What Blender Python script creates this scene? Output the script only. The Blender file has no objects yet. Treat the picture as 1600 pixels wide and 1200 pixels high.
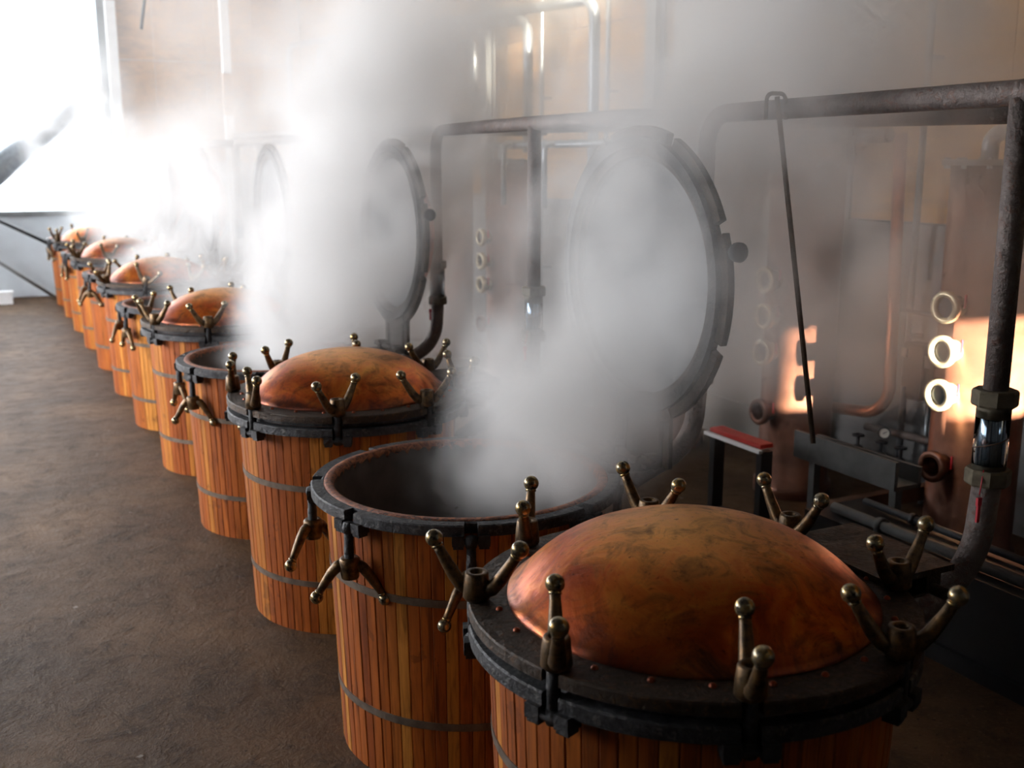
import bpy, math, random
from mathutils import Vector, Matrix
PI = math.pi
rnd = random.Random(7)
scene = bpy.context.scene
COL = scene.collection

# ------------------------------------------------------------------ camera
F_PX, PITCH, YAW = 1678.9, 0.2062, 0.4643
cam_d = bpy.data.cameras.new('camera'); cam = bpy.data.objects.new('camera', cam_d); COL.objects.link(cam)
fw = Vector((math.sin(YAW)*math.cos(PITCH), math.cos(YAW)*math.cos(PITCH), -math.sin(PITCH)))
rt = Vector((math.cos(YAW), -math.sin(YAW), 0)); up = rt.cross(fw)
M = Matrix((rt, up, -fw)).transposed().to_4x4(); M.translation = (0, 0, 2.821)
cam.matrix_world = M
cam_d.sensor_width = 36; cam_d.sensor_fit = 'HORIZONTAL'; cam_d.lens = F_PX*36/1600
cam_d.clip_start = 0.05; cam_d.clip_end = 200
cam_d.dof.use_dof = True; cam_d.dof.focus_distance = 4.4; cam_d.dof.aperture_fstop = 2.4
scene.camera = cam

# ------------------------------------------------------------------ world, sun, daylight, exposure
w = bpy.data.worlds.new('sky'); scene.world = w; w.use_nodes = True
bg = w.node_tree.nodes['Background']; bg.inputs[0].default_value = (0.80, 0.90, 1.0, 1); bg.inputs[1].default_value = 3.0
vs = scene.view_settings
vs.view_transform = 'Standard'; vs.look = 'None'; vs.gamma = 1; vs.use_curve_mapping = False
vs.exposure = 0.12
SUN_DIR = Vector((0.14, 1, -0.175)).normalized()
sd = bpy.data.lights.new('sun', 'SUN'); sd.energy = 190; sd.angle = 0.009; sd.color = (1.0, 0.90, 0.72)
so = bpy.data.objects.new('sun', sd); COL.objects.link(so)
so.rotation_euler = SUN_DIR.to_track_quat('-Z', 'Y').to_euler()
def window_light(name, loc, direction, sx, sy, power, color):
    d = bpy.data.lights.new(name, 'AREA'); d.shape = 'RECTANGLE'; d.size = sx; d.size_y = sy
    d.energy = power; d.color = color
    o = bpy.data.objects.new(name, d); COL.objects.link(o); o.location = loc
    o.rotation_euler = Vector(direction).to_track_quat('-Z', 'Z').to_euler()
    return o
DAY = (0.98, 0.98, 1.0)
XL, XR, YN, YF, ZC = -5.0, 7.0, -4.0, 24.6, 9.0      # room shell: left, right, near, far, ceiling
LEFT_FILLS = [(5.2, 2.4, 60), (9.0, 2.4, 440), (12.6, 2.4, 600), (16.2, 2.4, 420), (19.8, 2.4, 440)]  # y, width, power of fill lamps added along the unseen left side
for wy, ww, p in LEFT_FILLS:
    window_light('daylight_window', (XL+0.12, wy, 3.1), (1, 0, 0), ww, 3.0, p, DAY)
window_light('daylight_gate', (-1.1, YF-0.05, 4.0), (0, -1, 0), 7.6, 4.5, 720, (0.96, 0.98, 1.0))
scene.cycles.max_bounces = 6; scene.cycles.diffuse_bounces = 2; scene.cycles.glossy_bounces = 2
scene.cycles.transmission_bounces = 6; scene.cycles.transparent_max_bounces = 12
scene.cycles.volume_bounces = 4
scene.cycles.adaptive_threshold = 0.08; scene.cycles.adaptive_min_samples = 12
scene.cycles.volume_step_rate = 1.0; scene.cycles.volume_max_steps = 128
scene.cycles.sample_clamp_indirect = 6.0

# ------------------------------------------------------------------ material helpers
def lin(h):
    h = h.lstrip('#'); out = []
    for i in (0, 2, 4):
        v = int(h[i:i+2], 16)/255
        out.append(v/12.92 if v <= .04045 else ((v+.055)/1.055)**2.4)
    return (*out, 1)
class NT:
    def __init__(s, name):
        s.m = bpy.data.materials.new(name); s.m.use_nodes = True; s.t = s.m.node_tree
        s.n = s.t.nodes; s.b = s.n['Principled BSDF']; s.out = s.n['Material Output']
    def new(s, t, **k):
        n = s.n.new(t)
        for a, v in k.items():
            if a.startswith('i_'):
                key = a[2:]; key = int(key) if key.isdigit() else key
                n.inputs[key].default_value = v
            else: setattr(n, a, v)
        return n
    def ln(s, a, b): s.t.links.new(a, b); return b
    def coord(s, kind='Object', scale=(1, 1, 1)):
        tc = s.new('ShaderNodeTexCoord'); mp = s.new('ShaderNodeMapping'); mp.inputs['Scale'].default_value = scale
        s.ln(tc.outputs[kind], mp.inputs['Vector']); return mp.outputs[0]
    def world(s, scale=(1, 1, 1)):
        g = s.new('ShaderNodeNewGeometry'); mp = s.new('ShaderNodeMapping'); mp.inputs['Scale'].default_value = scale
        s.ln(g.outputs['Position'], mp.inputs['Vector']); return mp.outputs[0]
    def noise(s, vec, scale, detail=4, rough=.55, dist=0.):
        n = s.new('ShaderNodeTexNoise'); n.inputs['Scale'].default_value = scale; n.inputs['Detail'].default_value = detail
        n.inputs['Roughness'].default_value = rough; n.inputs['Distortion'].default_value = dist
        s.ln(vec, n.inputs['Vector']); return n.outputs['Fac']
    def ramp(s, fac, stops):
        r = s.new('ShaderNodeValToRGB'); e = r.color_ramp.elements
        while len(e) < len(stops): e.new(.5)
        for el, (p, c) in zip(e, stops): el.position = p; el.color = c
        s.ln(fac, r.inputs[0]); return r.outputs[0]
    def mix(s, fac, a, b, mode='MIX'):
        m = s.new('ShaderNodeMix', data_type='RGBA', blend_type=mode)
        for sock, v in ((m.inputs[0], fac), (m.inputs[6], a), (m.inputs[7], b)):
            if isinstance(v, (int, float, tuple)): sock.default_value = v
            else: s.ln(v, sock)
        return m.outputs[2]
    def math(s, op, a, b=None, c=None, clamp=False):
        m = s.new('ShaderNodeMath', operation=op, use_clamp=clamp)
        for sock, v in zip(m.inputs, (a, b, c)):
            if v is None: continue
            if isinstance(v, (int, float)): sock.default_value = v
            else: s.ln(v, sock)
        return m.outputs[0]
    def bump(s, h, strength=.3, dist=.01):
        b = s.new('ShaderNodeBump'); b.inputs['Strength'].default_value = strength; b.inputs['Distance'].default_value = dist
        s.ln(h, b.inputs['Height']); s.ln(b.outputs[0], s.b.inputs['Normal'])
    def set(s, **k):
        for a, v in k.items():
            sock = s.b.inputs[a.replace('_', ' ')]
            if isinstance(v, (int, float, tuple)): sock.default_value = v
            else: s.ln(v, sock)
MAT = {}
def simple(name, col, rough=.6, metal=0., var=.35, scale=8, bump=.15):
    t = NT(name); v = t.world(); n = t.noise(v, scale, 5, .6)
    c = lin(col); d = tuple(x*(1-var) for x in c[:3])+(1,); l = tuple(min(1, x*(1+var)) for x in c[:3])+(1,)
    t.set(Base_Color=t.ramp(n, [(.3, d), (.7, l)]), Roughness=rough, Metallic=metal)
    if bump: t.bump(t.noise(v, scale*4, 4), bump, .006)
    MAT[name] = t.m; return t.m
def mk_wood():
    t = NT('stave_wood'); oi = t.new('ShaderNodeObjectInfo'); ge = t.new('ShaderNodeNewGeometry')
    rv = t.math('FRACT', t.math('ADD', oi.outputs['Random'], ge.outputs['Random Per Island']))
    tc = t.new('ShaderNodeTexCoord'); mp = t.new('ShaderNodeMapping'); mp.inputs['Scale'].default_value = (14, 14, .9)
    off = t.new('ShaderNodeCombineXYZ'); t.ln(t.math('MULTIPLY', rv, 37.), off.inputs[0]); t.ln(t.math('MULTIPLY', rv, 91.), off.inputs[2])
    t.ln(tc.outputs['Object'], mp.inputs['Vector']); t.ln(off.outputs[0], mp.inputs['Location'])
    grain = t.noise(mp.outputs[0], 3.2, 6, .62, .6)
    base = t.ramp(rv, [(0, lin('#8d4616')), (.2, lin('#a4581f')), (.4, lin('#813b11')), (.6, lin('#ad6424')), (.8, lin('#944c15')), (.95, lin('#bc7c33'))])
    gr = t.ramp(grain, [(.28, (.34, .29, .25, 1)), (.5, (.92, .9, .87, 1)), (.75, (1.3, 1.27, 1.2, 1))])
    c = t.mix(1., base, gr, 'MULTIPLY')
    blot = t.noise(t.world(), 5, 4, .6)
    c = t.mix(t.math('MULTIPLY', t.math('GREATER_THAN', blot, .66), .35), c, lin('#3a1a0c'))
    t.set(Base_Color=c, Roughness=t.math('MULTIPLY_ADD', grain, .25, .33), Specular_IOR_Level=.4)
    t.bump(grain, .12, .004); MAT['stave_wood'] = t.m
mk_wood()
def mk_copper():
    t = NT('dome_copper'); v = t.coord('Object')
    oi = t.new('ShaderNodeObjectInfo'); ad = t.new('ShaderNodeVectorMath', operation='ADD'); t.ln(v, ad.inputs[0])
    cx = t.new('ShaderNodeCombineXYZ'); t.ln(t.math('MULTIPLY', oi.outputs['Random'], 19.), cx.inputs[0]); t.ln(cx.outputs[0], ad.inputs[1]); v = ad.outputs[0]
    big = t.noise(v, 3.2, 6, .62, 1.2); mid = t.noise(v, 8, 6, .72, .9); fine = t.noise(v, 46, 4, .7)
    c = t.ramp(big, [(.28, lin('#7a2e0e')), (.44, lin('#ae4c18')), (.58, lin('#c66a24')), (.75, lin('#d8923c'))])
    # reflection of the yellow wall painted onto the dome top, edged by noise
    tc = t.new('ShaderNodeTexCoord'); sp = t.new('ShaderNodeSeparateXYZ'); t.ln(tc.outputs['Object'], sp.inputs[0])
    crown_sheen = t.math('MULTIPLY', t.ramp(t.math('ADD', sp.outputs[2], t.math('MULTIPLY', t.math('SUBTRACT', mid, .5), .22)), [(.20, (0, 0, 0, 1)), (.34, (1, 1, 1, 1))]), .75)
    c = t.mix(crown_sheen, c, lin('#e6b04c'))
    c = t.mix(t.math('MULTIPLY', t.ramp(mid, [(.48, (0, 0, 0, 1)), (.68, (1, 1, 1, 1))]), .8), c, lin('#48210f'))
    c = t.mix(t.math('MULTIPLY', t.ramp(fine, [(.60, (0, 0, 0, 1)), (.70, (1, 1, 1, 1))]), .6), c, lin('#1e110b'))
    # darker grey-brown band where the dome meets its flange
    rim = t.math('SUBTRACT', 1., t.math('DIVIDE', t.math('ADD', sp.outputs[2], t.math('MULTIPLY', mid, -.08)), .07), clamp=True)
    c = t.mix(t.math('MULTIPLY', rim, .6), c, lin('#3a3232'))
    t.set(Base_Color=c, Metallic=.75, Roughness=t.math('MULTIPLY_ADD', mid, .35, .24))
    t.bump(t.math('ADD', t.math('MULTIPLY', big, 1.2), t.math('MULTIPLY', fine, .12)), .22, .02); MAT['dome_copper'] = t.m
mk_copper()
def mk_iron(name, top, side, rust):
    t = NT(name); v = t.world(); n = t.noise(v, 9, 6, .65); f = t.noise(v, 60, 5, .65)
    c = t.ramp(n, [(.3, lin(top)), (.62, lin(side)), (.8, lin(rust))])
    c = t.mix(t.ramp(f, [(.45, (0, 0, 0, 1)), (.75, (.7, .7, .7, 1))]), c, lin(top))
    t.set(Base_Color=c, Roughness=t.math('MULTIPLY_ADD', f, .4, .36), Metallic=.35)
    fl_ = t.noise(v, 34, 5, .7, .4); c2 = t.mix(t.math('MULTIPLY', t.ramp(fl_, [(.54, (0, 0, 0, 1)), (.64, (1, 1, 1, 1))]), .6), c, lin(rust)); t.set(Base_Color=c2)
    t.bump(t.math('ADD', n, t.math('MULTIPLY', fl_, .9)), .8, .014); MAT[name] = t.m
mk_iron('rim_iron', '#1a1a1e', '#3f4044', '#6b6964')
mk_iron('flange_iron', '#261d16', '#3d2f22', '#634426')
mk_iron('hinge_iron', '#241a12', '#3a2b1c', '#553a20')
mk_iron('pipe_iron', '#5e5654', '#746a66', '#6e4c3c')
mk_iron('bolt_iron', '#1c1d20', '#35363a', '#3e342c')
def mk_brass():
    t = NT('nut_bronze'); v = t.world(); n = t.noise(v, 30, 5, .7); f = t.noise(v, 120, 3, .6)
    c = t.ramp(n, [(.32, lin('#2c2118')), (.5, lin('#5e4a32')), (.66, lin('#7c5c36')), (.8, lin('#96582a'))])
    t.set(Base_Color=c, Metallic=.6, Roughness=.42); t.bump(f, .2, .004); MAT['nut_bronze'] = t.m
    t = NT('knob_bronze'); v = t.world(); n = t.noise(v, 55, 4, .7)
    c = t.ramp(n, [(.36, lin('#1d1712')), (.48, lin('#8f8672')), (.62, lin('#a98a4a')), (.75, lin('#b06c2a'))])
    t.set(Base_Color=c, Metallic=.75, Roughness=.26); MAT['knob_bronze'] = t.m
mk_brass()
def mk_gasket():
    t = NT('rim_wood'); v = t.world((1, 1, 1)); n = t.noise(v, 26, 6, .75, 1.5); f = t.noise(v, 90, 4, .7)
    c = t.ramp(n, [(.38, lin('#24120a')), (.5, lin('#7e4020')), (.66, lin('#b06838'))])
    t.set(Base_Color=c, Roughness=.6); t.bump(t.math('ADD', n, f), .6, .012); MAT['rim_wood'] = t.m
mk_gasket()
simple('tinned_lining', '#767b7f', .5, .2, .25, 5, .1)
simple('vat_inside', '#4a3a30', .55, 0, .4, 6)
simple('pulp', '#3a3029', .7, 0, .4, 9)
simple('hoop_steel', '#6e6257', .5, .5, .35, 14)
simple('rivet_copper', '#8a4326', .4, .5, .3, 40, 0)
simple('union_iron', '#5b5343', .7, .2, .35, 22)
simple('galvanised', '#8d949a', .38, .6, .2, 12, .05)
simple('dull_steel', '#4c4d4d', .7, 0, .25, 6, .05)
simple('dark_steel', '#303236', .5, .4, .3, 10)
simple('grey_steel', '#7d8284', .5, .3, .2, 5, .05)
simple('white_paint', '#dfe3e6', .5, 0, .08, 4, 0)
simple('column_copper', '#704a3a', .36, .5, .4, 4, .08)
simple('column_flange', '#55524f', .5, .5, .3, 12)
simple('port_brass', '#b9ab8e', .3, .5, .2, 20, 0)
simple('bright_copper', '#a05a34', .33, .75, .25, 10, .03)
simple('black_box', '#121215', .5, 0, .3, 10, .05)
simple('dial_white', '#e6e4dc', .4, 0, .05, 3, 0)
simple('seal_red', '#b3182a', .45, 0, .12, 10, 0)
simple('red_paint', '#a3261f', .45, 0, .2, 8, 0)
simple('concrete', '#77787a', .85, 0, .18, 2.2, .1)
simple('end_wall_blue', '#c6d0d8', .7, 0, .08, 1.5, 0)
simple('ceiling_boards', '#3d342b', .85, 0, .25, 3, 0)
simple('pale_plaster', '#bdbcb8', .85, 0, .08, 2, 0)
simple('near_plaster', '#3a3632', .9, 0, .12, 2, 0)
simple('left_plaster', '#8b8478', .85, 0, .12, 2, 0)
simple('frosted_pane', '#e8edf0', .5, 0, .03, 2, 0)
simple('beam_rust', '#5a3f2f', .7, .1, .35, 7)
simple('timber', '#6b5236', .75, 0, .3, 12)
def mk_ply():
    t = NT('yellow_plywood'); oi = t.new('ShaderNodeObjectInfo'); v = t.world((1, .35, 3.5)); n = t.noise(v, 2.4, 6, .65, .8)
    b = t.ramp(oi.outputs['Random'], [(0, lin('#b98433')), (.5, lin('#c6923e')), (1, lin('#ae782c'))])
    c = t.mix(1., b, t.ramp(n, [(.3, (.6, .56, .5, 1)), (.6, (1, 1, 1, 1)), (.85, (1.15, 1.12, 1.05, 1))]), 'MULTIPLY')
    st = t.noise(t.world(), 1.1, 5, .65)
    c = t.mix(t.math('MULTIPLY', t.ramp(st, [(.55, (0, 0, 0, 1)), (.75, (1, 1, 1, 1))]), .45), c, lin('#6d4a22'))
    t.set(Base_Color=c, Roughness=.6); MAT['yellow_plywood'] = t.m
mk_ply()
def mk_floor():
    t = NT('floor_concrete'); v = t.world(); a = t.noise(v, .9, 6, .6, .3); b = t.noise(v, 5, 6, .7, .5); f = t.noise(v, 40, 5, .7)
    c = t.ramp(a, [(.3, lin('#392a1c')), (.5, lin('#4b3826')), (.7, lin('#624b34'))])
    c = t.mix(t.math('MULTIPLY', t.ramp(b, [(.5, (0, 0, 0, 1)), (.68, (1, 1, 1, 1))]), .6), c, lin('#2a221c'))
    c = t.mix(t.math('MULTIPLY', t.ramp(f, [(.56, (0, 0, 0, 1)), (.66, (1, 1, 1, 1))]), .45), c, lin('#75604a'))
    c = t.mix(t.math('MULTIPLY', t.ramp(t.noise(v, 26, 4, .7), [(.60, (0, 0, 0, 1)), (.68, (1, 1, 1, 1))]), .7), c, lin('#1a1512'))
    vo = t.new('ShaderNodeTexVoronoi'); vo.inputs['Scale'].default_value = 2.2; t.ln(v, vo.inputs['Vector'])
    spot = t.math('LESS_THAN', t.math('ADD', vo.outputs['Distance'], t.math('MULTIPLY', f, .10)), .085)
    c = t.mix(t.math('MULTIPLY', spot, .55), c, lin('#8a8178'))
    t.set(Base_Color=c, Roughness=t.math('MULTIPLY_ADD', b, .35, .42), Specular_IOR_Level=.14)
    t.bump(t.math('ADD', t.math('MULTIPLY', b, .9), t.math('MULTIPLY', f, .35)), .5, .03); MAT['floor_concrete'] = t.m
mk_floor()
t = NT('clear_glass'); t.set(Base_Color=(.93, .97, 1, 1), Roughness=.02, Transmission_Weight=1., IOR=1.10); MAT['clear_glass'] = t.m
t = NT('glass_liquid'); v = t.world((30, 30, 1)); n_ = t.noise(v, 1.4, 4, .7)
t.set(Base_Color=t.ramp(n_, [(.35, lin('#4a6a8c')), (.5, lin('#c4d4e2')), (.65, lin('#5c6a78'))]), Roughness=.15, Metallic=.85); MAT['glass_liquid'] = t.m  # bluish reflection streaks painted into the sight-glass core
t = NT('port_glass'); t.set(Base_Color=lin('#26333a'), Roughness=.08, Metallic=.2); MAT['port_glass'] = t.m

# ------------------------------------------------------------------ mesh helpers
class MB:
    def __init__(s): s.v = []; s.f = []; s.sm = []
    def add(s, vs, fs, smooth=False, M=None):
        o = len(s.v); s.v += [tuple(M @ Vector(p)) if M else tuple(p) for p in vs]
        s.f += [tuple(i+o for i in f) for f in fs]; s.sm += [smooth]*len(fs); return s
    def box(s, c, d, M=None):
        x, y, z = c; a, b, e = d[0]/2, d[1]/2, d[2]/2
        vs = [(x+i*a, y+j*b, z+k*e) for i in (-1, 1) for j in (-1, 1) for k in (-1, 1)]
        return s.add(vs, [(0, 1, 3, 2), (4, 6, 7, 5), (0, 4, 5, 1), (2, 3, 7, 6), (0, 2, 6, 4), (1, 5, 7, 3)], False, M)
    def lathe(s, prof, n=32, M=None, smooth=True, closed=False):
        vs = []; fs = []; m = len(prof)
        for k in range(n):
            a = 2*PI*k/n
            for r, z in prof: vs.append((r*math.cos(a), r*math.sin(a), z))
        lim = m if closed else m-1
        for k in range(n):
            for j in range(lim):
                k2 = (k+1) % n; j2 = (j+1) % m
                fs.append((k*m+j, k2*m+j, k2*m+j2, k*m+j2))
        return s.add(vs, fs, smooth, M)
    def tube(s, pts, r, n=12, cap=True):
        pts = [Vector(p) for p in pts]; rs = r if isinstance(r, (list, tuple)) else [r]*len(pts)
        vs = []; fs = []; ref = None
        for i, p in enumerate(pts):
            tg = (pts[min(i+1, len(pts)-1)]-pts[max(i-1, 0)]).normalized()
            if ref is None: ref = tg.orthogonal().normalized()
            ref = (ref-tg*ref.dot(tg)).normalized(); bi = tg.cross(ref)
            for k in range(n):
                a = 2*PI*k/n; vs.append(p+(ref*math.cos(a)+bi*math.sin(a))*rs[i])
        for i in range(len(pts)-1):
            for k in range(n):
                k2 = (k+1) % n; fs.append((i*n+k, i*n+k2, (i+1)*n+k2, (i+1)*n+k))
        s.add(vs, fs, True)
        if cap:
            o = len(s.v)-len(vs); s.f.append(tuple(o+k for k in reversed(range(n)))); s.sm.append(False)
            o2 = o+(len(pts)-1)*n; s.f.append(tuple(o2+k for k in range(n))); s.sm.append(False)
        return s
    def sphere(s, c, r, n=12, m=8):
        prof = [(max(1e-5, r*math.sin(PI*j/m)), -r*math.cos(PI*j/m)) for j in range(m+1)]
        return s.lathe(prof, n, Matrix.Translation(c))
    def mesh(s, name):
        me = bpy.data.meshes.new(name); me.from_pydata(s.v, [], s.f)
        me.polygons.foreach_set('use_smooth', s.sm); me.update(); return me
def fillet(pts, R, n=7):
    """polyline with rounded corners"""
    P = [Vector(p) for p in pts]; out = [P[0]]
    for i in range(1, len(P)-1):
        a = (P[i-1]-P[i]); b = (P[i+1]-P[i]); la, lb = a.length, b.length; a.normalize(); b.normalize()
        ang = a.angle(b); d = min(R/math.tan(ang/2), la*.49, lb*.49); rr = d*math.tan(ang/2)
        bis = (a+b).normalized(); c = P[i]+bis*(rr/math.sin(ang/2)); p0 = P[i]+a*d; p1 = P[i]+b*d
        u0 = p0-c; u1 = p1-c; tot = u0.angle(u1)
        for k in range(n+1):
            f_ = k/n; out.append(c+(u0*math.sin((1-f_)*tot)+u1*math.sin(f_*tot))/math.sin(tot))
    out.append(P[-1]); return out
def link(name, me, mat=None, parent=None, loc=None, rot=None):
    if isinstance(me, MB): me = me.mesh(name)
    o = bpy.data.objects.new(name, me); COL.objects.link(o)
    if mat and not me.materials: me.materials.append(MAT[mat])
    if parent: o.parent = parent
    if loc: o.location = loc
    if rot: o.rotation_euler = rot
    return o
def tag(o, label, cat, group=None, kind=None):
    o['label'] = label; o['category'] = cat
    if group: o['group'] = group
    if kind: o['kind'] = kind
    return o
def thing(name, label, cat, loc=(0, 0, 0), rz=0, group=None):
    o = bpy.data.objects.new(name, None); COL.objects.link(o); o.location = loc; o.rotation_euler = (0, 0, rz)
    o.empty_display_size = .2
    return tag(o, label, cat, group)
def struct(name, label, mb, mat):
    o = link(name, mb, mat); o['kind'] = 'structure'; o['label'] = label; return o

# ------------------------------------------------------------------ the hall
m = MB(); nx, ny = 24, 58
struct('floor', 'worn brown-grey concrete floor with pale specks along the vats', MB().add(
    [(XL, YN, 0), (XR, YN, 0), (XR, YF, 0), (XL, YF, 0), (XL, YN, -.2), (XR, YN, -.2), (XR, YF, -.2), (XL, YF, -.2)],
    [(0, 1, 2, 3), (7, 6, 5, 4), (0, 4, 5, 1), (1, 5, 6, 2), (2, 6, 7, 3), (3, 7, 4, 0)]), 'floor_concrete')
struct('ceiling', 'dark boarded ceiling high above the hall', MB().box((1, 10.3, ZC+.1), (12.6, 29.2, .2)), 'ceiling_boards')
def at_near(p):                                   # where sunlight that lands on p crosses the near wall
    k = (p[1]-YN)/SUN_DIR.y; return p[0]-SUN_DIR.x*k, p[2]-SUN_DIR.z*k
holes = []
x0, z0 = at_near((5.655, 4.85, 1.12)); x1, z1 = at_near((6.42, 4.85, 1.80)); holes.append((x0, x1, z0, z1))   # low pane: lights the two nearest columns
x0, z0 = at_near((6.0, 12.5, 4.0)); x1, z1 = at_near((6.90, 12.5, 4.9)); holes.append((x0, x1, z0, z1))      # high pane: glints on the overhead pipes
def wall_with_holes(mb, axis, at, th, a0, a1, z0, z1, hs):
    A = sorted({a0, a1, *[h[0] for h in hs], *[h[1] for h in hs]}); Z = sorted({z0, z1, *[h[2] for h in hs], *[h[3] for h in hs]})
    for i in range(len(A)-1):
        for j in range(len(Z)-1):
            ca, cz = (A[i]+A[i+1])/2, (Z[j]+Z[j+1])/2
            if any(h[0] < ca < h[1] and h[2] < cz < h[3] for h in hs): continue
            d = (A[i+1]-A[i], Z[j+1]-Z[j])
            mb.box((at, ca, cz), (th, d[0], d[1])) if axis == 'x' else mb.box((ca, at, cz), (d[0], th, d[1]))
    return mb
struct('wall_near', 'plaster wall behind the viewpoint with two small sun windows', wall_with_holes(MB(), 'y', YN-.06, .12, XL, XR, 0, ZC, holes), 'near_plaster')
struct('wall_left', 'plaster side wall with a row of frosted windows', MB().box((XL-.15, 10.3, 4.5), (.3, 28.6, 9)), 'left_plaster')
for i, (wy, ww, p) in enumerate(LEFT_FILLS):
    wo = struct('window_%d' % (i+1), 'frosted side window letting in soft daylight', MB().box((XL+.02, wy, 3.1), (.04, ww, 3.0)), 'frosted_pane')  # made-up panes to go with the side lamps; nothing shines through them
    fr = MB()
    for s in (-1, 1): fr.box((XL+.04, wy+s*(ww/2+.04), 3.1), (.08, .08, 3.16)); fr.box((XL+.04, wy, 3.1+s*1.54), (.08, ww, .08))
    link('window_frame', fr, 'grey_steel', wo)
# far end wall: gate opening on the left, yellow boards on the right
GX1 = 2.75
struct('wall_far', 'pale end wall with a wide bright gate opening', wall_with_holes(MB(), 'y', YF+.1, .2, XL, XR, 0, ZC, [(XL+.2, GX1, 1.75, 6.25)]), 'end_wall_blue')
# right wall: concrete plinth and plywood panels above, each panel its own piece
wr = struct('wall_right', 'long side wall, grey concrete below and yellow plywood panels above', MB().box((XR+.16, 10.3, 4.5), (.2, 28.6, 9)), 'concrete')
link('concrete_plinth', MB().box((XR+.02, 10.3, 1.15), (.12, 28.6, 2.3)), 'concrete', wr)
pan = MB().box((0, 0, 0), (.03, 2.43, 2.10)).mesh('plywood_panel')
for j in range(3):
    for i in range(12):
        link('plywood_panel', pan, 'yellow_plywood', wr, (XR+.045+rnd.uniform(-.004, .004), YN+1.2+2.44*i, 2.30+1.06+2.112*j))
pan2 = MB().box((0, 0, 0), (1.04, .03, 2.10)).mesh('plywood_panel')
wf = bpy.data.objects['wall_far']
for j in range(3):
    for i in range(4):
        link('plywood_panel', pan2, 'yellow_plywood', wf, (GX1+.56+1.05*i, YF-.02, 2.75+1.06+2.112*j))
gf = struct('trim_1', 'steel frame around the bright end gate', MB().box((GX1+.06, YF-.03, 4.0), (.16, .12, 4.6)).box((-1.1, YF-.03, 6.3), (7.7, .12, .14)).box((-1.1, YF-.03, 1.72), (7.7, .12, .1)), 'grey_steel')

# ------------------------------------------------------------------ wooden vats
ROW_X, ROW_Y0, STEP, NV = 2.0646, 2.7809, 1.8408, 12
Z_RIM, R_RIM, TH0, NC = 1.309, .75, math.radians(22.3), 8
R_TOP, R_BOT, NS = .682, .634, 72
def notched_ring(r_in, r_out, r_notch, z0, z1, half=.030, bevel=.006):
    A = []
    hw = half/r_out
    for k in range(NC):
        c = TH0+k*2*PI/NC; nxt = c+2*PI/NC
        A += [(c-hw, r_out), (c-hw*.98, r_notch), (c+hw*.98, r_notch), (c+hw, r_out)]
        for j in range(1, 10): A.append((c+hw+(nxt-c-2*hw)*j/10, r_out))
    n = len(A); mb = MB(); vs = []
    for a, r in A:
        ca, sa = math.cos(a), math.sin(a)
        for rr, z in ((r_in, z0), (r, z0), (r, z1-bevel), (r-bevel, z1), (r_in, z1)): vs.append((rr*ca, rr*sa, z))
    fs = []
    for i in range(n):
        i2 = (i+1) % n
        for j in range(5):
            j2 = (j+1) % 5; fs.append((i*5+j, i2*5+j, i2*5+j2, i*5+j2))
    return mb.add(vs, fs)
def stave_mesh(zb=0., zt=1.262):
    h = PI/NS; g = .0009
    def sec(R):
        w_ = R*math.tan(h)-g; wi = (R-.035)*math.tan(h)-g; ch = .0035
        return [(R-.035, -wi), (R-.035, wi), (R-ch, w_), (R, w_-ch), (R+.0006, 0), (R, -w_+ch), (R-ch, -w_)]
    b = sec(R_BOT); t_ = sec(R_TOP); n = len(b)
    vs = [(x, y, zb) for x, y in b]+[(x, y, zt) for x, y in t_]
    fs = [(i, (i+1) % n, n+(i+1) % n, n+i) for i in range(n)]+[tuple(reversed(range(n))), tuple(range(n, 2*n))]
    return MB().add(vs, fs)
ME = {}
ME['stave'] = stave_mesh().mesh('stave')
def r_at(z): return R_BOT+(R_TOP-R_BOT)*z/1.262
def hoop(z, hgt=.036):
    r0, r1 = r_at(z-hgt/2), r_at(z+hgt/2); t_ = .005
    mb = MB().lathe([(r0-.004, z-hgt/2), (r0+t_, z-hgt/2), (r1+t_, z+hgt/2), (r1-.004, z+hgt/2)], 72, smooth=False, closed=True)
    return mb
for k, z in enumerate((.32, .92)): ME['hoop%d' % k] = hoop(z).mesh('hoop')
ME['rim'] = notched_ring(.692, R_RIM, .703, Z_RIM-.05, Z_RIM).mesh('rim_ring')
gm = MB(); gp = [(.640, 1.262), (.640, 1.296), (.646, 1.309), (.657, 1.3145), (.676, 1.3145), (.688, 1.311), (.6905, 1.300), (.6905, 1.262)]
gm.lathe(gp, 96, closed=True); ME['gasket'] = gm.mesh('wooden_rim')
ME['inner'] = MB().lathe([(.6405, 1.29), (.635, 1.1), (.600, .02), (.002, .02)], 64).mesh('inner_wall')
ME['pulp'] = MB().lathe([(.602, .52), (.4, .545), (.2, .53), (.002, .555)], 40).mesh('wet_charge')
# clamp lug: two ears and a pin under the rim, at angle 0
lg = MB()
for s in (-1, 1):
    lg.box((.735, s*.055, 1.244), (.062, .052, .046)); lg.box((.735, s*.055, 1.222), (.05, .044, .03))
lg.tube([(.748, -.082, 1.238), (.748, .082, 1.238)], .014, 10); ME['lug'] = lg.mesh('clamp_lug')
# swing bolt, origin at the pin, rod along +z
bl = MB().tube([(0, 0, 0), (0, 0, .205)], .021, 12)
for k in range(24): bl.lathe([(.0205, .085+.005*k), (.0235, .0875+.005*k), (.0205, .09+.005*k)], 10)
bl.lathe([(.001, -.026), (.024, -.024), (.030, 0), (.024, .024), (.001, .026)], 12); ME['bolt'] = bl.mesh('swing_bolt')
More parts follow.
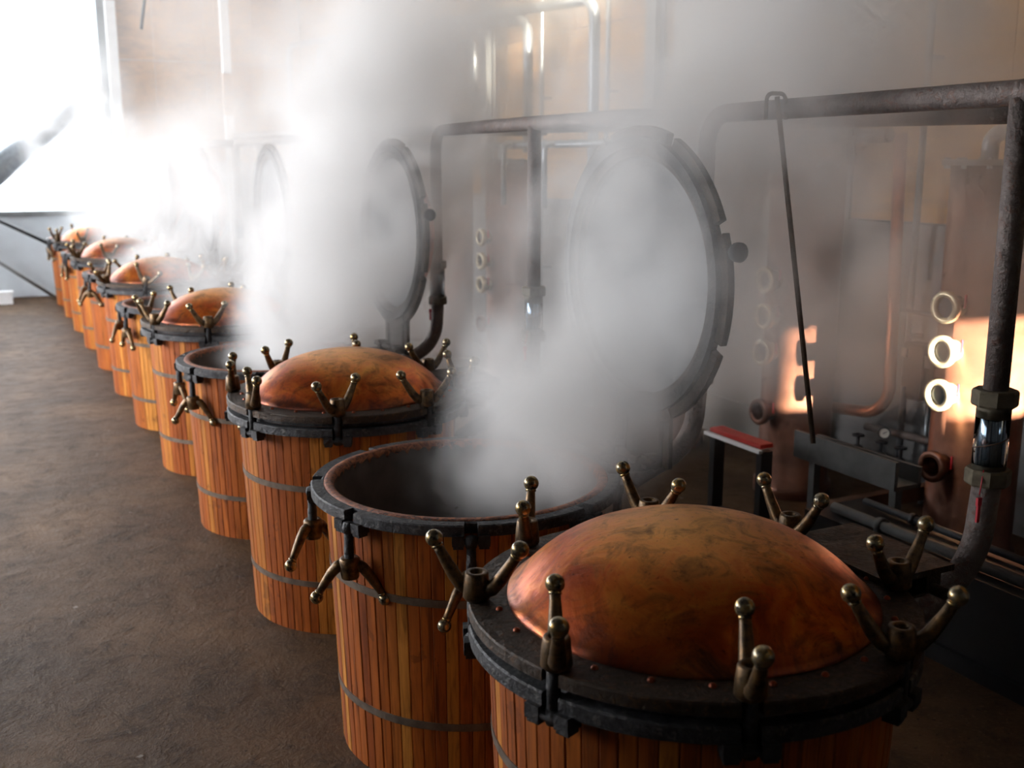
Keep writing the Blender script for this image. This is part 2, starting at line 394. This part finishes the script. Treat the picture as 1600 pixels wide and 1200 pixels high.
# wing nut, origin at the hub's base
wn = MB().lathe([(.020, .004), (.036, 0), (.047, .012), (.045, .05), (.040, .094), (.037, .099), (.024, .099), (.020, .093), (.018, .05), (.002, .05)], 20)
for s in (-1, 1):
    wn.tube([(s*.028, 0, .034), (s*.056, 0, .048), (s*.082, 0, .077), (s*.106, 0, .113), (s*.129, 0, .150), (s*.145, 0, .177)], [.027, .026, .024, .0215, .0185, .017], 12)
ME['nut'] = wn.mesh('wing_nut')
ME['knob'] = MB().sphere((0, 0, 0), .030, 16, 10).lathe([(.0165, -.030), (.0205, -.027), (.0205, -.021), (.0165, -.018)], 12, Matrix.Translation((0, 0, -.004))).mesh('ball_knob')
# lid, origin at the centre of its flange's underside plane; closed flange top is .04 above
ME['flange'] = notched_ring(.60, R_RIM, .692, 0, .040, .031, .005).mesh('lid_flange')
H, A_ = .262, .618
Rs = (A_*A_+H*H)/(2*H); prof = [(A_-.006, .020), (A_, .038), (A_-.001, .052)]
for j in range(1, 25):
    ph = j/24; th = (1-ph)*math.asin(A_/Rs); z = .046+math.sqrt(max(0, Rs*Rs-(Rs*math.sin(th))**2))-(Rs-H)
    bulge = .018*math.sin(PI*min(1, (Rs*math.sin(th))/A_)**2.2)
    prof.append((max(.0005, Rs*math.sin(th)), z-.006+bulge))
dm = MB().lathe(prof, 96); ip = [(r*.985 if r > .01 else r, z-.012) for r, z in prof[2:]]
ME['lining'] = MB().lathe(list(reversed(ip)), 96).mesh('lid_lining')
ME['dome'] = dm.mesh('copper_dome')
ME['lid_seal'] = MB().lathe([(.645, -.030), (.700, -.030), (.700, .004), (.645, .004)], 72, smooth=False, closed=True).mesh('lid_seal')
ME['rivet'] = MB().lathe([(.012, 0), (.0112, .005), (.007, .0095), (.0004, .0115)], 8).mesh('rivet')
# hinge arm on the lid, origin as the lid's: a wide plate reaching to the hinge pin at x = +.935, z = -.043
ha = MB().box((.80, 0, .052), (.34, .50, .024)).box((.80, .17, .032), (.30, .05, .03)).box((.80, -.17, .032), (.30, .05, .03))
for s in (-1, 1): ha.box((.935, s*.17, -.002), (.07, .05, .11))
ha.tube([(.935, -.26, -.043), (.935, .26, -.043)], .022, 12); ME['lid_hinge'] = ha.mesh('hinge_plate')
hb = MB()
for s in (-1, 1): hb.box((.85, s*.10, 1.262), (.26, .05, .05)); hb.box((.935, s*.10, 1.285), (.07, .05, .07))
hb.box((.80, 0, 1.225), (.20, .30, .03)); ME['hinge_bracket'] = hb.mesh('hinge_bracket')
ME['lid_stud'] = MB().lathe([(.018, 0), (.018, .035), (.042, .036), (.045, .045), (.045, .068), (.038, .074), (.001, .075)], 16).mesh('lid_stud')
PHI = {0: [93, 102, 57, 132, 63, 60, 150, 12], 2: [12, 75, 45, 75, 87, 27, 171, 100], 4: [60, 100, 120, 50, 130, 5, 140, 30]}
VAT_LABEL = ['nearest vat in the row, shut under a tarnished copper dome lid',
 'second vat from the front, open and steaming, ringed by a blackened iron rim',
 'third vat from the front, its copper dome glowing yellow on top',
 'fourth vat from the front, open, steam lying over its rim',
 'fifth vat from the front, closed copper dome half hidden by steam',
 'sixth vat from the front, open, only its left rim clear of steam',
 'seventh vat from the front, shut, with wing nuts splayed above its dome',
 'eighth vat from the front, open, wing nuts hanging beside the seventh',
 'ninth vat from the front, shut, small dome paling into steam',
 'tenth vat from the front, open, clamp hanging low on its side',
 'eleventh vat from the front, shut, last dome before the end',
 'farthest vat of the row, open, beside the blue-grey end wall']
def rotz(v, a): return (v[0]*math.cos(a)-v[1]*math.sin(a), v[0]*math.sin(a)+v[1]*math.cos(a), v[2])
for i in range(NV):
    closed = i % 2 == 0; near = i < 7
    v = thing('wooden_vat', VAT_LABEL[i], 'vat', (ROW_X, ROW_Y0+STEP*i, 0), 0, 'steaming wooden vats in a row')
    r_ = random.Random(100+i)
    if near:
        for k in range(NS):
            o = link('stave', ME['stave'], 'stave_wood', v, None, (0, 0, 2*PI*k/NS)); s = 1+r_.uniform(-.0022, .0022); o.scale = (s, s, 1)
    else:
        st = MB()
        for k in range(NS):
            Mx = Matrix.Rotation(2*PI*k/NS, 4, 'Z'); me = ME['stave']
            st.add([p.co for p in me.vertices], [tuple(p.vertices) for p in me.polygons], False, Mx)
        o = link('stave_wall', st, 'stave_wood', v); o['kind'] = 'stuff'
    for k in range(2): link('hoop', ME['hoop%d' % k], 'hoop_steel', v)
    link('rim_ring', ME['rim'], 'rim_iron', v); link('wooden_rim', ME['gasket'], 'rim_wood', v)
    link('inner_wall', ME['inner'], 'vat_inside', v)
    if not closed: link('wet_charge', ME['pulp'], 'pulp', v)
    link('hinge_bracket', ME['hinge_bracket'], 'hinge_iron', v)
    phs = PHI.get(i) or [r_.uniform(0, 180) for _ in range(8)]
    for k in range(NC):
        a = TH0+k*2*PI/NC
        link('clamp_lug', ME['lug'], 'bolt_iron', v, None, (0, 0, a))
        if closed:
            bp = rotz((.730, 0, 1.238), a); nz = 1.3835; R = .728
            link('swing_bolt', ME['bolt'], 'bolt_iron', v, bp)
            n = link('wing_nut', ME['nut'], 'nut_bronze', v, (*rotz((R-.008, 0, 0), a)[:2], nz), (0, 0, math.radians(phs[k])))
            if i >= 6: n.rotation_euler = (r_.uniform(-.25, .25), r_.uniform(-.35, .35), math.radians(phs[k]))
        else:
            tl = r_.uniform(-.05, .08)
            bp = rotz((.752, 0, 1.238), a)
            link('swing_bolt', ME['bolt'], 'bolt_iron', v, bp, (PI, tl*.4, a))
            dr = r_.uniform(-35, 35)
            if i == 1: dr = {3: -40, 4: 38, 5: 40}.get(k, dr)
            n = link('wing_nut', ME['nut'], 'nut_bronze', v, (bp[0], bp[1], 1.238-.135), (PI, 0, a+PI/2+math.radians(dr)))
        for s in (-1, 1):
            b = link('ball_knob', ME['knob'], 'knob_bronze', n, (s*.154, 0, .196), (0, s*.45, 0))
    # the lid: shut, or tipped upright about its hinge on the wall side
    if closed: LM = Matrix.Translation((0, 0, 1.343))
    else: LM = Matrix.Translation((.935, 0, 1.300)) @ Matrix.Rotation(math.radians(89 if i == 1 else 88+r_.uniform(-2, 3)), 4, 'Y') @ Matrix.Translation((-.935, 0, .043))
    parts = []
    fl = link('lid_flange', ME['flange'], 'flange_iron', v); parts.append(fl)
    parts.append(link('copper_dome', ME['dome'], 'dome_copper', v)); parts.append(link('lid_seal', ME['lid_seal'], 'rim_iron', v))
    if not closed: parts.append(link('lid_lining', ME['lining'], 'tinned_lining', v))
    parts.append(link('hinge_plate', ME['lid_hinge'], 'hinge_iron', v))
    for p in parts: p.matrix_local = LM
    if not closed:
        stud = link('lid_stud', ME['lid_stud'], 'bolt_iron', v); stud.matrix_local = LM @ Matrix.Translation((-.18, -.735, .02)) @ Matrix.Rotation(PI/2, 4, 'X')
    if i < 6:
        for k in range(24):
            a = 2*PI*(k+.5)/24+TH0; link('rivet', ME['rivet'], 'rivet_copper', fl, (.655*math.cos(a), .655*math.sin(a), .040))

# ------------------------------------------------------------------ steam pipework of each pair of vats
PX, PZ, PR = 3.35, 3.05, .046
def hexnut(mb, c, r, h):
    x, y, z = c; mb.lathe([(.001, z-h/2), (r*.94, z-h/2), (r, z-h/2+.008), (r, z+h/2-.008), (r*.94, z+h/2), (.001, z+h/2)], 8, Matrix.Translation((x, y, 0)), smooth=False)
PIPE_LABEL = ['rusty steam pipe over the nearest two vats, sight glass at right edge',
 'steam pipe with T joint and hanging sight glass behind the third vat', 'steam pipe of the fifth and sixth vats, deep in steam',
 'steam pipe of the seventh and eighth vats, deep in steam', 'steam pipe of the ninth and tenth vats, deep in steam', 'steam pipe of the last two vats, deep in steam']
for q in range(6):
    y1 = ROW_Y0+STEP*2*q; ry = y1-.10; ey = y1+STEP+.07
    t_ = thing('steam_pipe', PIPE_LABEL[q], 'pipe', (PX, ry, 0), 0, 'steam pipes above the vats')
    right = -1.6 if q == 0 else -1.15
    hd = [(0, right, PZ), (0, .2, PZ), (.14, ey-ry, PZ), (.14, ey-ry, 1.98)]
    if q: hd = [(1.45, right, PZ+.03), (0, right, PZ)]+hd[1:]
    link('header_pipe', MB().tube(fillet(hd, .17), PR, 16), 'pipe_iron', t_)
    link('riser', MB().tube([(0, 0, 1.98), (0, 0, PZ)], PR*.98, 16).sphere((0, 0, PZ), PR*1.06), 'pipe_iron', t_)
    for dx, dy in ((0, 0), (.14, ey-ry)):
        nu = MB(); hexnut(nu, (dx, dy, 1.955), .083, .062); nu.tube([(dx, dy, 1.88), (dx, dy, 1.93)], .062, 16); link('union_nut', nu, 'union_iron', t_)
        nu = MB(); hexnut(nu, (dx, dy, 1.652), .083, .062); nu.tube([(dx, dy, 1.66), (dx, dy, 1.70)], .060, 16); link('union_nut', nu, 'union_iron', t_)
        sg = MB().lathe([(.056, 1.68), (.062, 1.68), (.062, 1.91), (.056, 1.91)], 24, Matrix.Translation((dx, dy, 0)), closed=True)
        g = link('sight_glass', sg, 'clear_glass', t_)
        link('glass_core', MB().tube([(dx, dy, 1.69), (dx, dy, 1.90)], .050, 20), 'glass_liquid', t_)
        wr_ = [(dx+.064*math.cos(a*.5), dy+.064*math.sin(a*.5), 1.71+.010*a) for a in range(14)]
        link('tie_wire', MB().tube(wr_, .0022, 5), 'beam_rust', t_)
        link('outlet_elbow', MB().tube(fillet([(dx, dy, 1.63), (dx-.02, dy+.01, 1.28), (-.58, dy+.12, .93)], .42, 12), PR*1.15, 16), 'pipe_iron', t_)
        tg = MB().tube([(dx-.062, dy-.03, 1.69), (dx-.085, dy-.04, 1.60)], .0025, 5)
        tg.box((dx-.087, dy-.042, 1.575), (.022, .010, .03)).box((dx-.087, dy-.042, 1.53), (.014, .008, .07)); link('seal_tag', tg, 'seal_red', t_)
t_ = thing('main_header', 'long grey steam main running the whole row behind the vats', 'pipe', (4.8, 1.0, 0))
link('main_pipe', MB().tube([(0, -.5, 3.02), (0, 20.7, 3.27)], .064, 16), 'pipe_iron', t_)
for k in range(6): link('pipe_clamp', MB().lathe([(.066, -.03), (.080, -.03), (.080, .03), (.066, .03)], 16, Matrix.Translation((0, 2.2+3.6*k, 3.05+.0118*3.6*k)) @ Matrix.Rotation(PI/2, 4, 'X'), smooth=False, closed=True), 'dark_steel', t_)
t_ = thing('lid_prop_bar', 'thin flat grey bar hanging from the steam pipe past the lit column', 'bar', (0, 0, 0))
link('bar', MB().tube([(3.36, 4.00, 3.10), (3.33, 3.60, 1.56)], .013, 6), 'hoop_steel', t_)
link('hook', MB().tube(fillet([(3.30, 4.0, 3.0), (3.30, 4.0, 3.115), (3.40, 3.99, 3.115), (3.40, 3.98, 3.0)], .03), .010, 6), 'hoop_steel', t_)

# ------------------------------------------------------------------ copper columns against the wall
CX, CY0 = 6.2, 5.1
COLS = [0, 1, 2, 4, 5, 6, 7, 8, 9]
COL_LABEL = {0: 'copper column with round portholes at the right edge', 1: 'copper column with a patch of sunlight beside the flat bar',
 2: 'copper column lost in steam behind the raised second lid', 4: 'copper column seen left of the hanging sight glass',
 5: 'copper column fifth along the wall, hazed by steam', 6: 'copper column sixth along the wall, behind the raised lid',
 7: 'copper column seventh along the wall, nearly hidden', 8: 'copper column eighth along the wall, nearly hidden', 9: 'copper column at the far end of the wall'}
for k in COLS:
    c = thing('copper_column', COL_LABEL[k], 'column', (CX, CY0+1.84*k, 0), 0, 'copper columns along the wall')
    link('body', MB().lathe([(.001, .0), (.33, .0), (.33, .10), (.30, .12), (.30, 2.78), (.001, 2.78)], 48), 'column_copper', c)
    link('top_flange', MB().lathe([(.001, 2.78), (.36, 2.78), (.36, 2.82), (.001, 2.82)], 40, smooth=False), 'column_flange', c)
    for j in range(12):
        a = 2*PI*j/12; link('flange_bolt', MB().lathe([(.018, -.06), (.018, .012), (.001, .014)], 6, Matrix.Translation((.335*math.cos(a), .335*math.sin(a), 2.82)), smooth=False), 'galvanised', c)
    link('top_elbow', MB().tube(fillet([(-.1, 0, 2.82), (-.1, 0, 3.0), (.1, -.35, 3.0), (.1, -.75, 3.0)], .09), .055, 14), 'galvanised', c)
    PM = Matrix.Rotation(math.radians(182), 4, 'Z') @ Matrix.Rotation(PI/2, 4, 'Y')
    for z, kind in ((1.85, 0), (1.55, 1), (1.25, 1), (.745, 2)):
        MM = Matrix.Translation((0, 0, z)) @ PM
        pp = link('porthole', MB().lathe([(.075, .22), (.075, .38), (.108, .385), (.110, .40), (.110, .425), (.104, .432), (.072, .432), (.068, .42), (.068, .36)], 28, MM), 'port_brass' if kind != 2 else 'column_copper', c)
        if kind != 2: link('port_glass', MB().lathe([(.001, .40), (.07, .40)], 24, MM), 'port_glass' if kind == 1 else 'dark_steel', pp)
        link('seal_tag', MB().box((-.36, -.13, z+.05), (.012, .012, .09)), 'seal_red', pp)

# copper return pipe, valves and fittings between the two nearest columns
link_t = thing('copper_return_pipe', 'bent copper pipe curving down into the sunlit column', 'pipe')
link('pipe', MB().tube(fillet([(6.5, 6.27, 3.02), (6.5, 6.19, .80), (6.42, 6.72, .76)], .25, 12), .048, 16), 'bright_copper', link_t)
t_ = thing('control_box', 'black control box between the copper columns', 'control box', (6.72, 6.12, 0))
link('case', MB().box((0, 0, 1.2), (.14, .20, .36)).box((-.01, -.12, 1.25), (.08, .08, .10)).box((0, 0, .98), (.10, .14, .12)), 'black_box', t_)
link('label_plate', MB().box((-.08, .08, 1.30), (.02, .05, .07)), 'dial_white', t_)
t_ = thing('conduit', 'thin grey conduit bending down beside the black box', 'conduit')
link('pipe', MB().tube(fillet([(6.72, 6.42, 1.62), (6.72, 5.93, 1.62), (6.72, 5.93, .80)], .05), .018, 8), 'galvanised', t_)
link('pipe', MB().tube([(6.86, 6.12, 1.02), (6.86, 6.12, .02)], .018, 8), 'galvanised', t_)
t_ = thing('pressure_gauge', 'round white-faced pressure gauge below the black box', 'gauge', (6.45, 6.17, .66))
GM = Matrix.Rotation(math.radians(222), 4, 'Z') @ Matrix.Rotation(PI/2, 4, 'Y')
link('case', MB().lathe([(.001, -.03), (.045, -.03), (.048, 0), (.044, .012), (.040, .012)], 24, GM), 'dark_steel', t_)
link('dial', MB().lathe([(.001, .006), (.041, .006)], 24, GM), 'dial_white', t_)
link('needle', MB().add([(-.004, -.01, .008), (.004, -.01, .008), (.001, .032, .008), (-.001, .032, .008)], [(0, 1, 2, 3)], False, GM @ Matrix.Rotation(.6, 4, 'Z')), 'black_box', t_)
t_ = thing('valve_manifold', 'dark valves and pipes in front of the gauge', 'valves')
link('pipe', MB().tube([(6.6, 6.52, .62), (6.6, 5.55, .66)], .032, 12), 'pipe_iron', t_)
link('pipe', MB().tube([(6.3, 6.5, .50), (6.3, 5.6, .50)], .03, 12), 'dark_steel', t_)
for yy in (6.3, 6.05, 5.85):
    link('valve', MB().sphere((6.3, yy, .50), .055).tube([(6.3, yy, .5), (6.3, yy, .62)], .014, 8).lathe([(.02, 0), (.05, .004), (.05, .016), (.02, .02)], 14, Matrix.Translation((6.3, yy, .62)), closed=True), 'dark_steel', t_)
tag(link('gutter_channel', MB().box((5.42, 5.55, .73), (.03, 1.0, .20)).box((5.53, 5.55, .64), (.24, 1.0, .03)).box((5.64, 5.55, .70), (.03, 1.0, .14)).box((5.53, 5.15, .31), (.06, .06, .62)).box((5.53, 5.95, .31), (.06, .06, .62)), 'dull_steel'), 'grey steel channel below the gauge', 'channel')
tag(link('floor_beam', MB().box((5.8, 5.4, .44), (1.5, .08, .10)).box((5.15, 5.4, .2), (.08, .08, .40)).box((6.4, 5.4, .2), (.08, .08, .40)), 'beam_rust'), 'rusty low beam in the shadows behind the nearest lid', 'beam')
t_ = thing('floor_pipes', 'pair of dark pipes with coupling low behind the nearest lid', 'pipes')
for dx, r0 in ((4.88, .034), (5.15, .024)):
    link('pipe', MB().tube([(dx, 3.6, .60), (dx, 5.05, .60)], r0, 12).tube([(dx, 4.62, .60), (dx, 4.66, .60)], r0*1.5, 12), 'dull_steel' if r0 > .03 else 'dark_steel', t_)
link('plinth', MB().box((5.02, 4.1, .28), (.50, 2.2, .56)).box((5.02, 4.1, .05), (.58, 2.3, .10)), 'black_box', t_)  # added support block, black to fill in the shade below the pipes
t_ = thing('red_tray', 'red lidded tray with a pale edge low beside the sunlit column', 'tray', (5.0, 6.25, 0))
link('lid', MB().box((.06, 0, .77), (.12, .60, .03)), 'red_paint', t_); link('edge', MB().box((-.02, 0, .74), (.03, .66, .025)), 'white_paint', t_)
link('stand', MB().box((.06, .28, .37), (.10, .06, .72)).box((.06, -.28, .37), (.10, .06, .72)).box((.06, 0, .12), (.08, .5, .06)), 'black_box', t_)
tag(link('dark_bench', MB().box((4.6, 2.2, .62), (1.0, 1.3, .06)).box((4.6, 2.2, .30), (.9, 1.2, .60)).box((4.16, 2.2, .55), (.04, 1.3, .10)), 'black_box'), 'low dark bench in the shade at right edge', 'bench')

# ------------------------------------------------------------------ wall posts, conduits, overhead pipes
for (yy, lab) in ((10.3, 'grey steel wall post left of the raised second lid'), (7.36, 'wide grey steel wall post right of the steam'), (14.6, 'grey wall post behind the glinting overhead pipes'), (19.0, 'grey wall post near the far end in haze')):
    mb = MB().box((6.86, yy, 4.5), (.03, .20, 8.96)).box((6.98, yy, 4.5), (.02, .20, 8.96)).box((6.92, yy, 4.5), (.10, .03, 8.96))
    tag(link('wall_post', mb, 'grey_steel'), lab, 'post', 'wall posts')
for (yy, lab) in ((12.72, 'thin silver conduit just right of the overhead pipe bend'), (11.1, 'thin silver conduit left of the wide wall post'), (7.72, 'thin silver conduit right of the raised lid'), (6.33, 'thin silver conduit nearest the right edge'), (17.07, 'thin silver conduit right of a twin conduit in haze'), (17.45, 'thin silver conduit left of its twin in haze'), (18.9, 'thin silver conduit farthest into the haze')):
    tag(link('wall_conduit', MB().tube([(6.80, yy, .02), (6.80, yy, 8.9)], .028, 10).box((6.87, yy, 3.6), (.14, .06, .03)).box((6.87, yy, 1.4), (.14, .06, .03)), 'galvanised'), lab, 'conduit', 'wall conduits')
OP = [((10.40, 4.50), (22.6, 5.10), 'uppermost overhead pipe, bending down left of the wide post'), ((11.95, 4.46), (20.5, 4.85), 'overhead pipe bending down beside the thin conduit'), ((13.5, 4.36), (18.5, 4.50), 'lowest glinting overhead pipe with a short drop')]
for j, ((ya, za), (yb, zb), lab) in enumerate(OP):
    xx = 6.2
    tag(link('overhead_pipe', MB().tube(fillet([(xx, ya, .04 if j == 0 else 2.9), (xx, ya, za), (xx, yb, zb), (xx, yb, 2.9)], .22), .06, 14), 'galvanised'), lab, 'pipe', 'overhead pipes')
t_ = thing('side_manifold', 'low grey pipework joining the column tops behind the sight glass', 'pipes')
link('pipe', MB().tube([(5.74, 8.4, 2.98), (5.74, 14.5, 2.98)], .04, 12), 'galvanised', t_)
for yy in (9.2, 10.4, 11.4, 12.9): link('branch', MB().tube(fillet([(5.74, yy, 2.98), (5.60, yy, 2.98), (5.60, yy, 2.3)], .08), .03, 10), 'galvanised', t_)

struct('trim_2', 'wide pale plaster pilaster on the side wall above the raised lid', MB().box((6.93, 8.93, 4.5), (.14, 1.88, 8.98)).box((6.92, 8.93, .2), (.18, 1.94, .4)), 'pale_plaster')
# ------------------------------------------------------------------ far left
t_ = thing('handrail', 'pair of dark sloping handrails in front of the blue-grey end wall', 'handrail')
link('rail', MB().tube([(-.6, 24.0, 2.26), (1.60, 24.0, 1.03)], .035, 10), 'dark_steel', t_)
link('rail', MB().tube([(-.6, 24.0, 1.62), (1.50, 24.0, -.0)], .035, 10), 'grey_steel', t_)
for xx in (-.5, .1): link('rail_post', MB().tube([(xx, 24.0, 0), (xx, 24.0, 2.2-(xx+.5)*.56)], .03, 10), 'dark_steel', t_)
tag(link('air_duct', MB().tube([(-1.6, 21.6, .95), (2.60, 24.3, 4.22)], .27, 28), 'galvanised'), 'thick grey duct slanting up across the bright gate', 'duct')
tag(link('white_post', MB().box((2.98, 24.35, 3.0), (.20, .16, 6.0)), 'white_paint'), 'white post at the edge of the bright gate', 'post')
t_ = thing('steel_post', 'pale steel post in the haze with a yellow plate', 'post', (4.78, 22, 0))
link('shaft', MB().box((0, 0, 4), (.16, .16, 8)), 'white_paint', t_); link('plate', MB().box((-.02, -.1, 4.06), (.18, .03, .8)), 'yellow_plywood', t_)
tag(link('hanging_cable', MB().tube(fillet([(2.30, 15, 8.9), (2.30, 15, 5.0), (2.20, 15, 4.45)], .4), .02, 8), 'dark_steel'), 'dark loose cable hanging at the upper left', 'cable')
tag(link('base_box', MB().box((.40, 23.6, .11), (.5, .3, .22)).box((.40, 23.6, .23), (.54, .34, .03)), 'white_paint'), 'small white box on the floor at the far left', 'box')
# ------------------------------------------------------------------ steam (fog grids built from fields)
class GN(NT):
    def __init__(s, name):
        s.t = bpy.data.node_groups.new(name, 'GeometryNodeTree'); s.n = s.t.nodes
        s.t.interface.new_socket('Geometry', in_out='INPUT', socket_type='NodeSocketGeometry')
        s.t.interface.new_socket('Geometry', in_out='OUTPUT', socket_type='NodeSocketGeometry')
        s.go = s.n.new('NodeGroupOutput')
def smooth01(t, v, a, b):
    mr = t.new('ShaderNodeMapRange', interpolation_type='SMOOTHSTEP', clamp=True)
    mr.inputs[1].default_value = a; mr.inputs[2].default_value = b; mr.inputs[3].default_value = 0; mr.inputs[4].default_value = 1
    t.ln(v, mr.inputs[0]); return mr.outputs[0]
def steam_material(name, D, g, step):
    t = NT(name); t.n.remove(t.b); v = t.new('ShaderNodeVolumeScatter'); v.inputs['Color'].default_value = (.875, .885, .895, 1)
    v.inputs['Anisotropy'].default_value = g; at = t.new('ShaderNodeAttribute', attribute_name='density')
    t.ln(t.math('MULTIPLY', at.outputs['Fac'], D), v.inputs['Density']); t.ln(v.outputs[0], t.out.inputs['Volume'])
    t.m.cycles.volume_step_rate = step; MAT[name] = t.m
def fog(o, t, dens, lo, hi, vox, mat):
    vc = t.new('GeometryNodeVolumeCube'); t.ln(dens, vc.inputs['Density'])
    vc.inputs['Min'].default_value = lo; vc.inputs['Max'].default_value = hi
    for ax, k in zip('XYZ', range(3)): vc.inputs['Resolution '+ax].default_value = max(4, int((hi[k]-lo[k])/vox))
    sm = t.new('GeometryNodeSetMaterial'); sm.inputs['Material'].default_value = MAT[mat]
    t.ln(vc.outputs[0], sm.inputs[0]); t.ln(sm.outputs[0], t.go.inputs[0])
    md = o.modifiers.new('fog', 'NODES'); md.node_group = t.t
STEP_RATE = 6.
def plume(label, base, z0, H, drift, bend, r0, r1, D, seed, thr=.42, soft=.22, p=.7, nscale=1.1, zfade=.55, vox=.06):
    t = GN('steam_%d' % seed); pos = t.new('GeometryNodeInputPosition').outputs[0]
    mp = t.new('ShaderNodeVectorMath', operation='MULTIPLY_ADD'); t.ln(pos, mp.inputs[0]); mp.inputs[1].default_value = (1, 1, .8); mp.inputs[2].default_value = (seed*7.3, seed*3.1, -seed*5.7)
    nf = t.noise(mp.outputs[0], nscale, 6., .64, .9)
    sp = t.new('ShaderNodeSeparateXYZ'); t.ln(pos, sp.inputs[0])
    zp = t.math('DIVIDE', t.math('SUBTRACT', sp.outputs[2], z0), H, clamp=True); z2 = t.math('MULTIPLY', zp, zp)
    rr = t.math('MULTIPLY_ADD', t.math('POWER', zp, p), r1-r0, r0)
    def off(sock, b0, d, q): return t.math('DIVIDE', t.math('SUBTRACT', sock, t.math('MULTIPLY_ADD', z2, q, t.math('MULTIPLY_ADD', zp, d, b0))), rr)
    dx = off(sp.outputs[0], base[0], drift[0], bend[0]); dy = off(sp.outputs[1], base[1], drift[1], bend[1])
    d = t.math('SQRT', t.math('ADD', t.math('MULTIPLY', dx, dx), t.math('MULTIPLY', dy, dy)))
    fall = t.math('SUBTRACT', 1., smooth01(t, t.math('ADD', d, t.math('MULTIPLY', t.math('SUBTRACT', nf, .5), -1.7)), .25, .92))
    hard = t.math('SUBTRACT', 1., smooth01(t, d, .8, 1.))
    top = t.math('SUBTRACT', 1., smooth01(t, zp, zfade, 1.)); bot = smooth01(t, zp, 0., .05)
    dens = smooth01(t, nf, thr, thr+soft)
    for f_ in (fall, hard, top, bot): dens = t.math('MULTIPLY', dens, f_)
    n = 24; L = 14; vs_ = []; fs = []
    for j in range(L+1):
        zz = j/L; r = r0+(r1-r0)*zz**p
        cx, cy = base[0]+drift[0]*zz+bend[0]*zz*zz, base[1]+drift[1]*zz+bend[1]*zz*zz
        for k in range(n):
            a = 2*PI*k/n; vs_.append((cx+r*math.cos(a), cy+r*math.sin(a), z0+H*zz))
    for j in range(L):
        for k in range(n): fs.append((j*n+k, j*n+(k+1) % n, (j+1)*n+(k+1) % n, (j+1)*n+k))
    fs += [tuple(reversed(range(n))), tuple(range(L*n, L*n+n))]
    mn = 'steam_%d' % seed; steam_material(mn, D, .2, STEP_RATE)
    o = link('steam_plume', MB().add(vs_, fs, True), mn); tag(o, label, 'steam', 'steam rising from the open vats', 'stuff')
    lo = [min(v[k] for v in vs_) for k in range(3)]; hi = [max(v[k] for v in vs_) for k in range(3)]
    fog(o, t, dens, lo, hi, vox, mn); return o
def vy(i): return ROW_Y0+STEP*i
plume('grey steam pouring off the second vat over its raised lid', (2.25, vy(1)-.02), 1.00, 4.3, (2.5, -1.0), (-.2, .9), .62, 1.6, 3.3, 1, thr=.355, soft=.24, p=.75, nscale=1.75, vox=.07)
plume('thin grey steam drifting right of the raised second lid', (4.45, 4.8), 1.4, 4.2, (.2, .0), (.1, .2), 1.3, 1.9, 1.7, 6, thr=.36, soft=.25, p=1., nscale=1.2, zfade=.85, vox=.11)
plume('pale steam billowing from the fourth vat', (2.20, vy(3)-.05), 1.05, 3.9, (2.0, -.2), (-.3, .7), .62, 1.7, 4.6, 2, thr=.36, soft=.22, p=.65, nscale=1.6, vox=.085)
plume('white steam billowing from the sixth vat', (2.20, vy(5)), 1.05, 2.9, (.9, .1), (.2, .3), .66, 1.5, 2.4, 3, thr=.32, soft=.3, p=.7, nscale=1.3, zfade=.4, vox=.12)
plume('white steam billowing from the eighth vat', (2.20, vy(7)), 1.05, 2.8, (.8, .1), (.2, .3), .66, 1.4, 2.4, 4, thr=.32, soft=.3, p=.7, nscale=1.3, zfade=.4, vox=.12)
plume('white steam billowing from the tenth vat', (2.20, vy(9)), 1.05, 2.8, (.7, .1), (.2, .3), .66, 1.4, 2.2, 5, thr=.32, soft=.3, p=.7, nscale=1.3, zfade=.4, vox=.12)
plume('white steam glowing in front of the bright gate', (2.15, vy(11)-.2), 1.05, 4.6, (-.3, -.4), (.0, .0), .66, 1.8, 1.3, 7, thr=.33, soft=.3, p=.7, nscale=1.2, zfade=.5, vox=.12)
# drifting haze behind and above the row
t = GN('hall_haze'); pos = t.new('GeometryNodeInputPosition').outputs[0]; sp = t.new('ShaderNodeSeparateXYZ'); t.ln(pos, sp.inputs[0])
nf = t.noise(pos, .55, 4, .55)
sz = smooth01(t, sp.outputs[2], 2.2, 3.6); sx = t.math('MULTIPLY', smooth01(t, sp.outputs[0], 2.9, 3.8), smooth01(t, sp.outputs[1], 6.5, 10.))
sy = t.math('MULTIPLY', t.math('MULTIPLY_ADD', smooth01(t, sp.outputs[1], 4.2, 13.), .75, .25), t.math('SUBTRACT', 1., t.math('MULTIPLY', smooth01(t, sp.outputs[1], 14., 19.), .88)))
dens = t.math('MULTIPLY', t.math('MULTIPLY', t.math('MULTIPLY', t.math('MAXIMUM', sz, sx), smooth01(t, sp.outputs[0], 0.9, 3.4)), sy), smooth01(t, nf, .34, .66))
steam_material('hall_haze', .30, .2, 6.)
hz = tag(link('steam_haze', MB().box((2.7, 14.3, 4.3), (8.3, 19.9, 8.2)), 'hall_haze'), 'thin white haze of steam hanging along the back wall', 'steam', None, 'stuff')
fog(hz, t, dens, (-1.4, 4.4, .3), (6.84, 24.2, 8.4), .2, 'hall_haze')
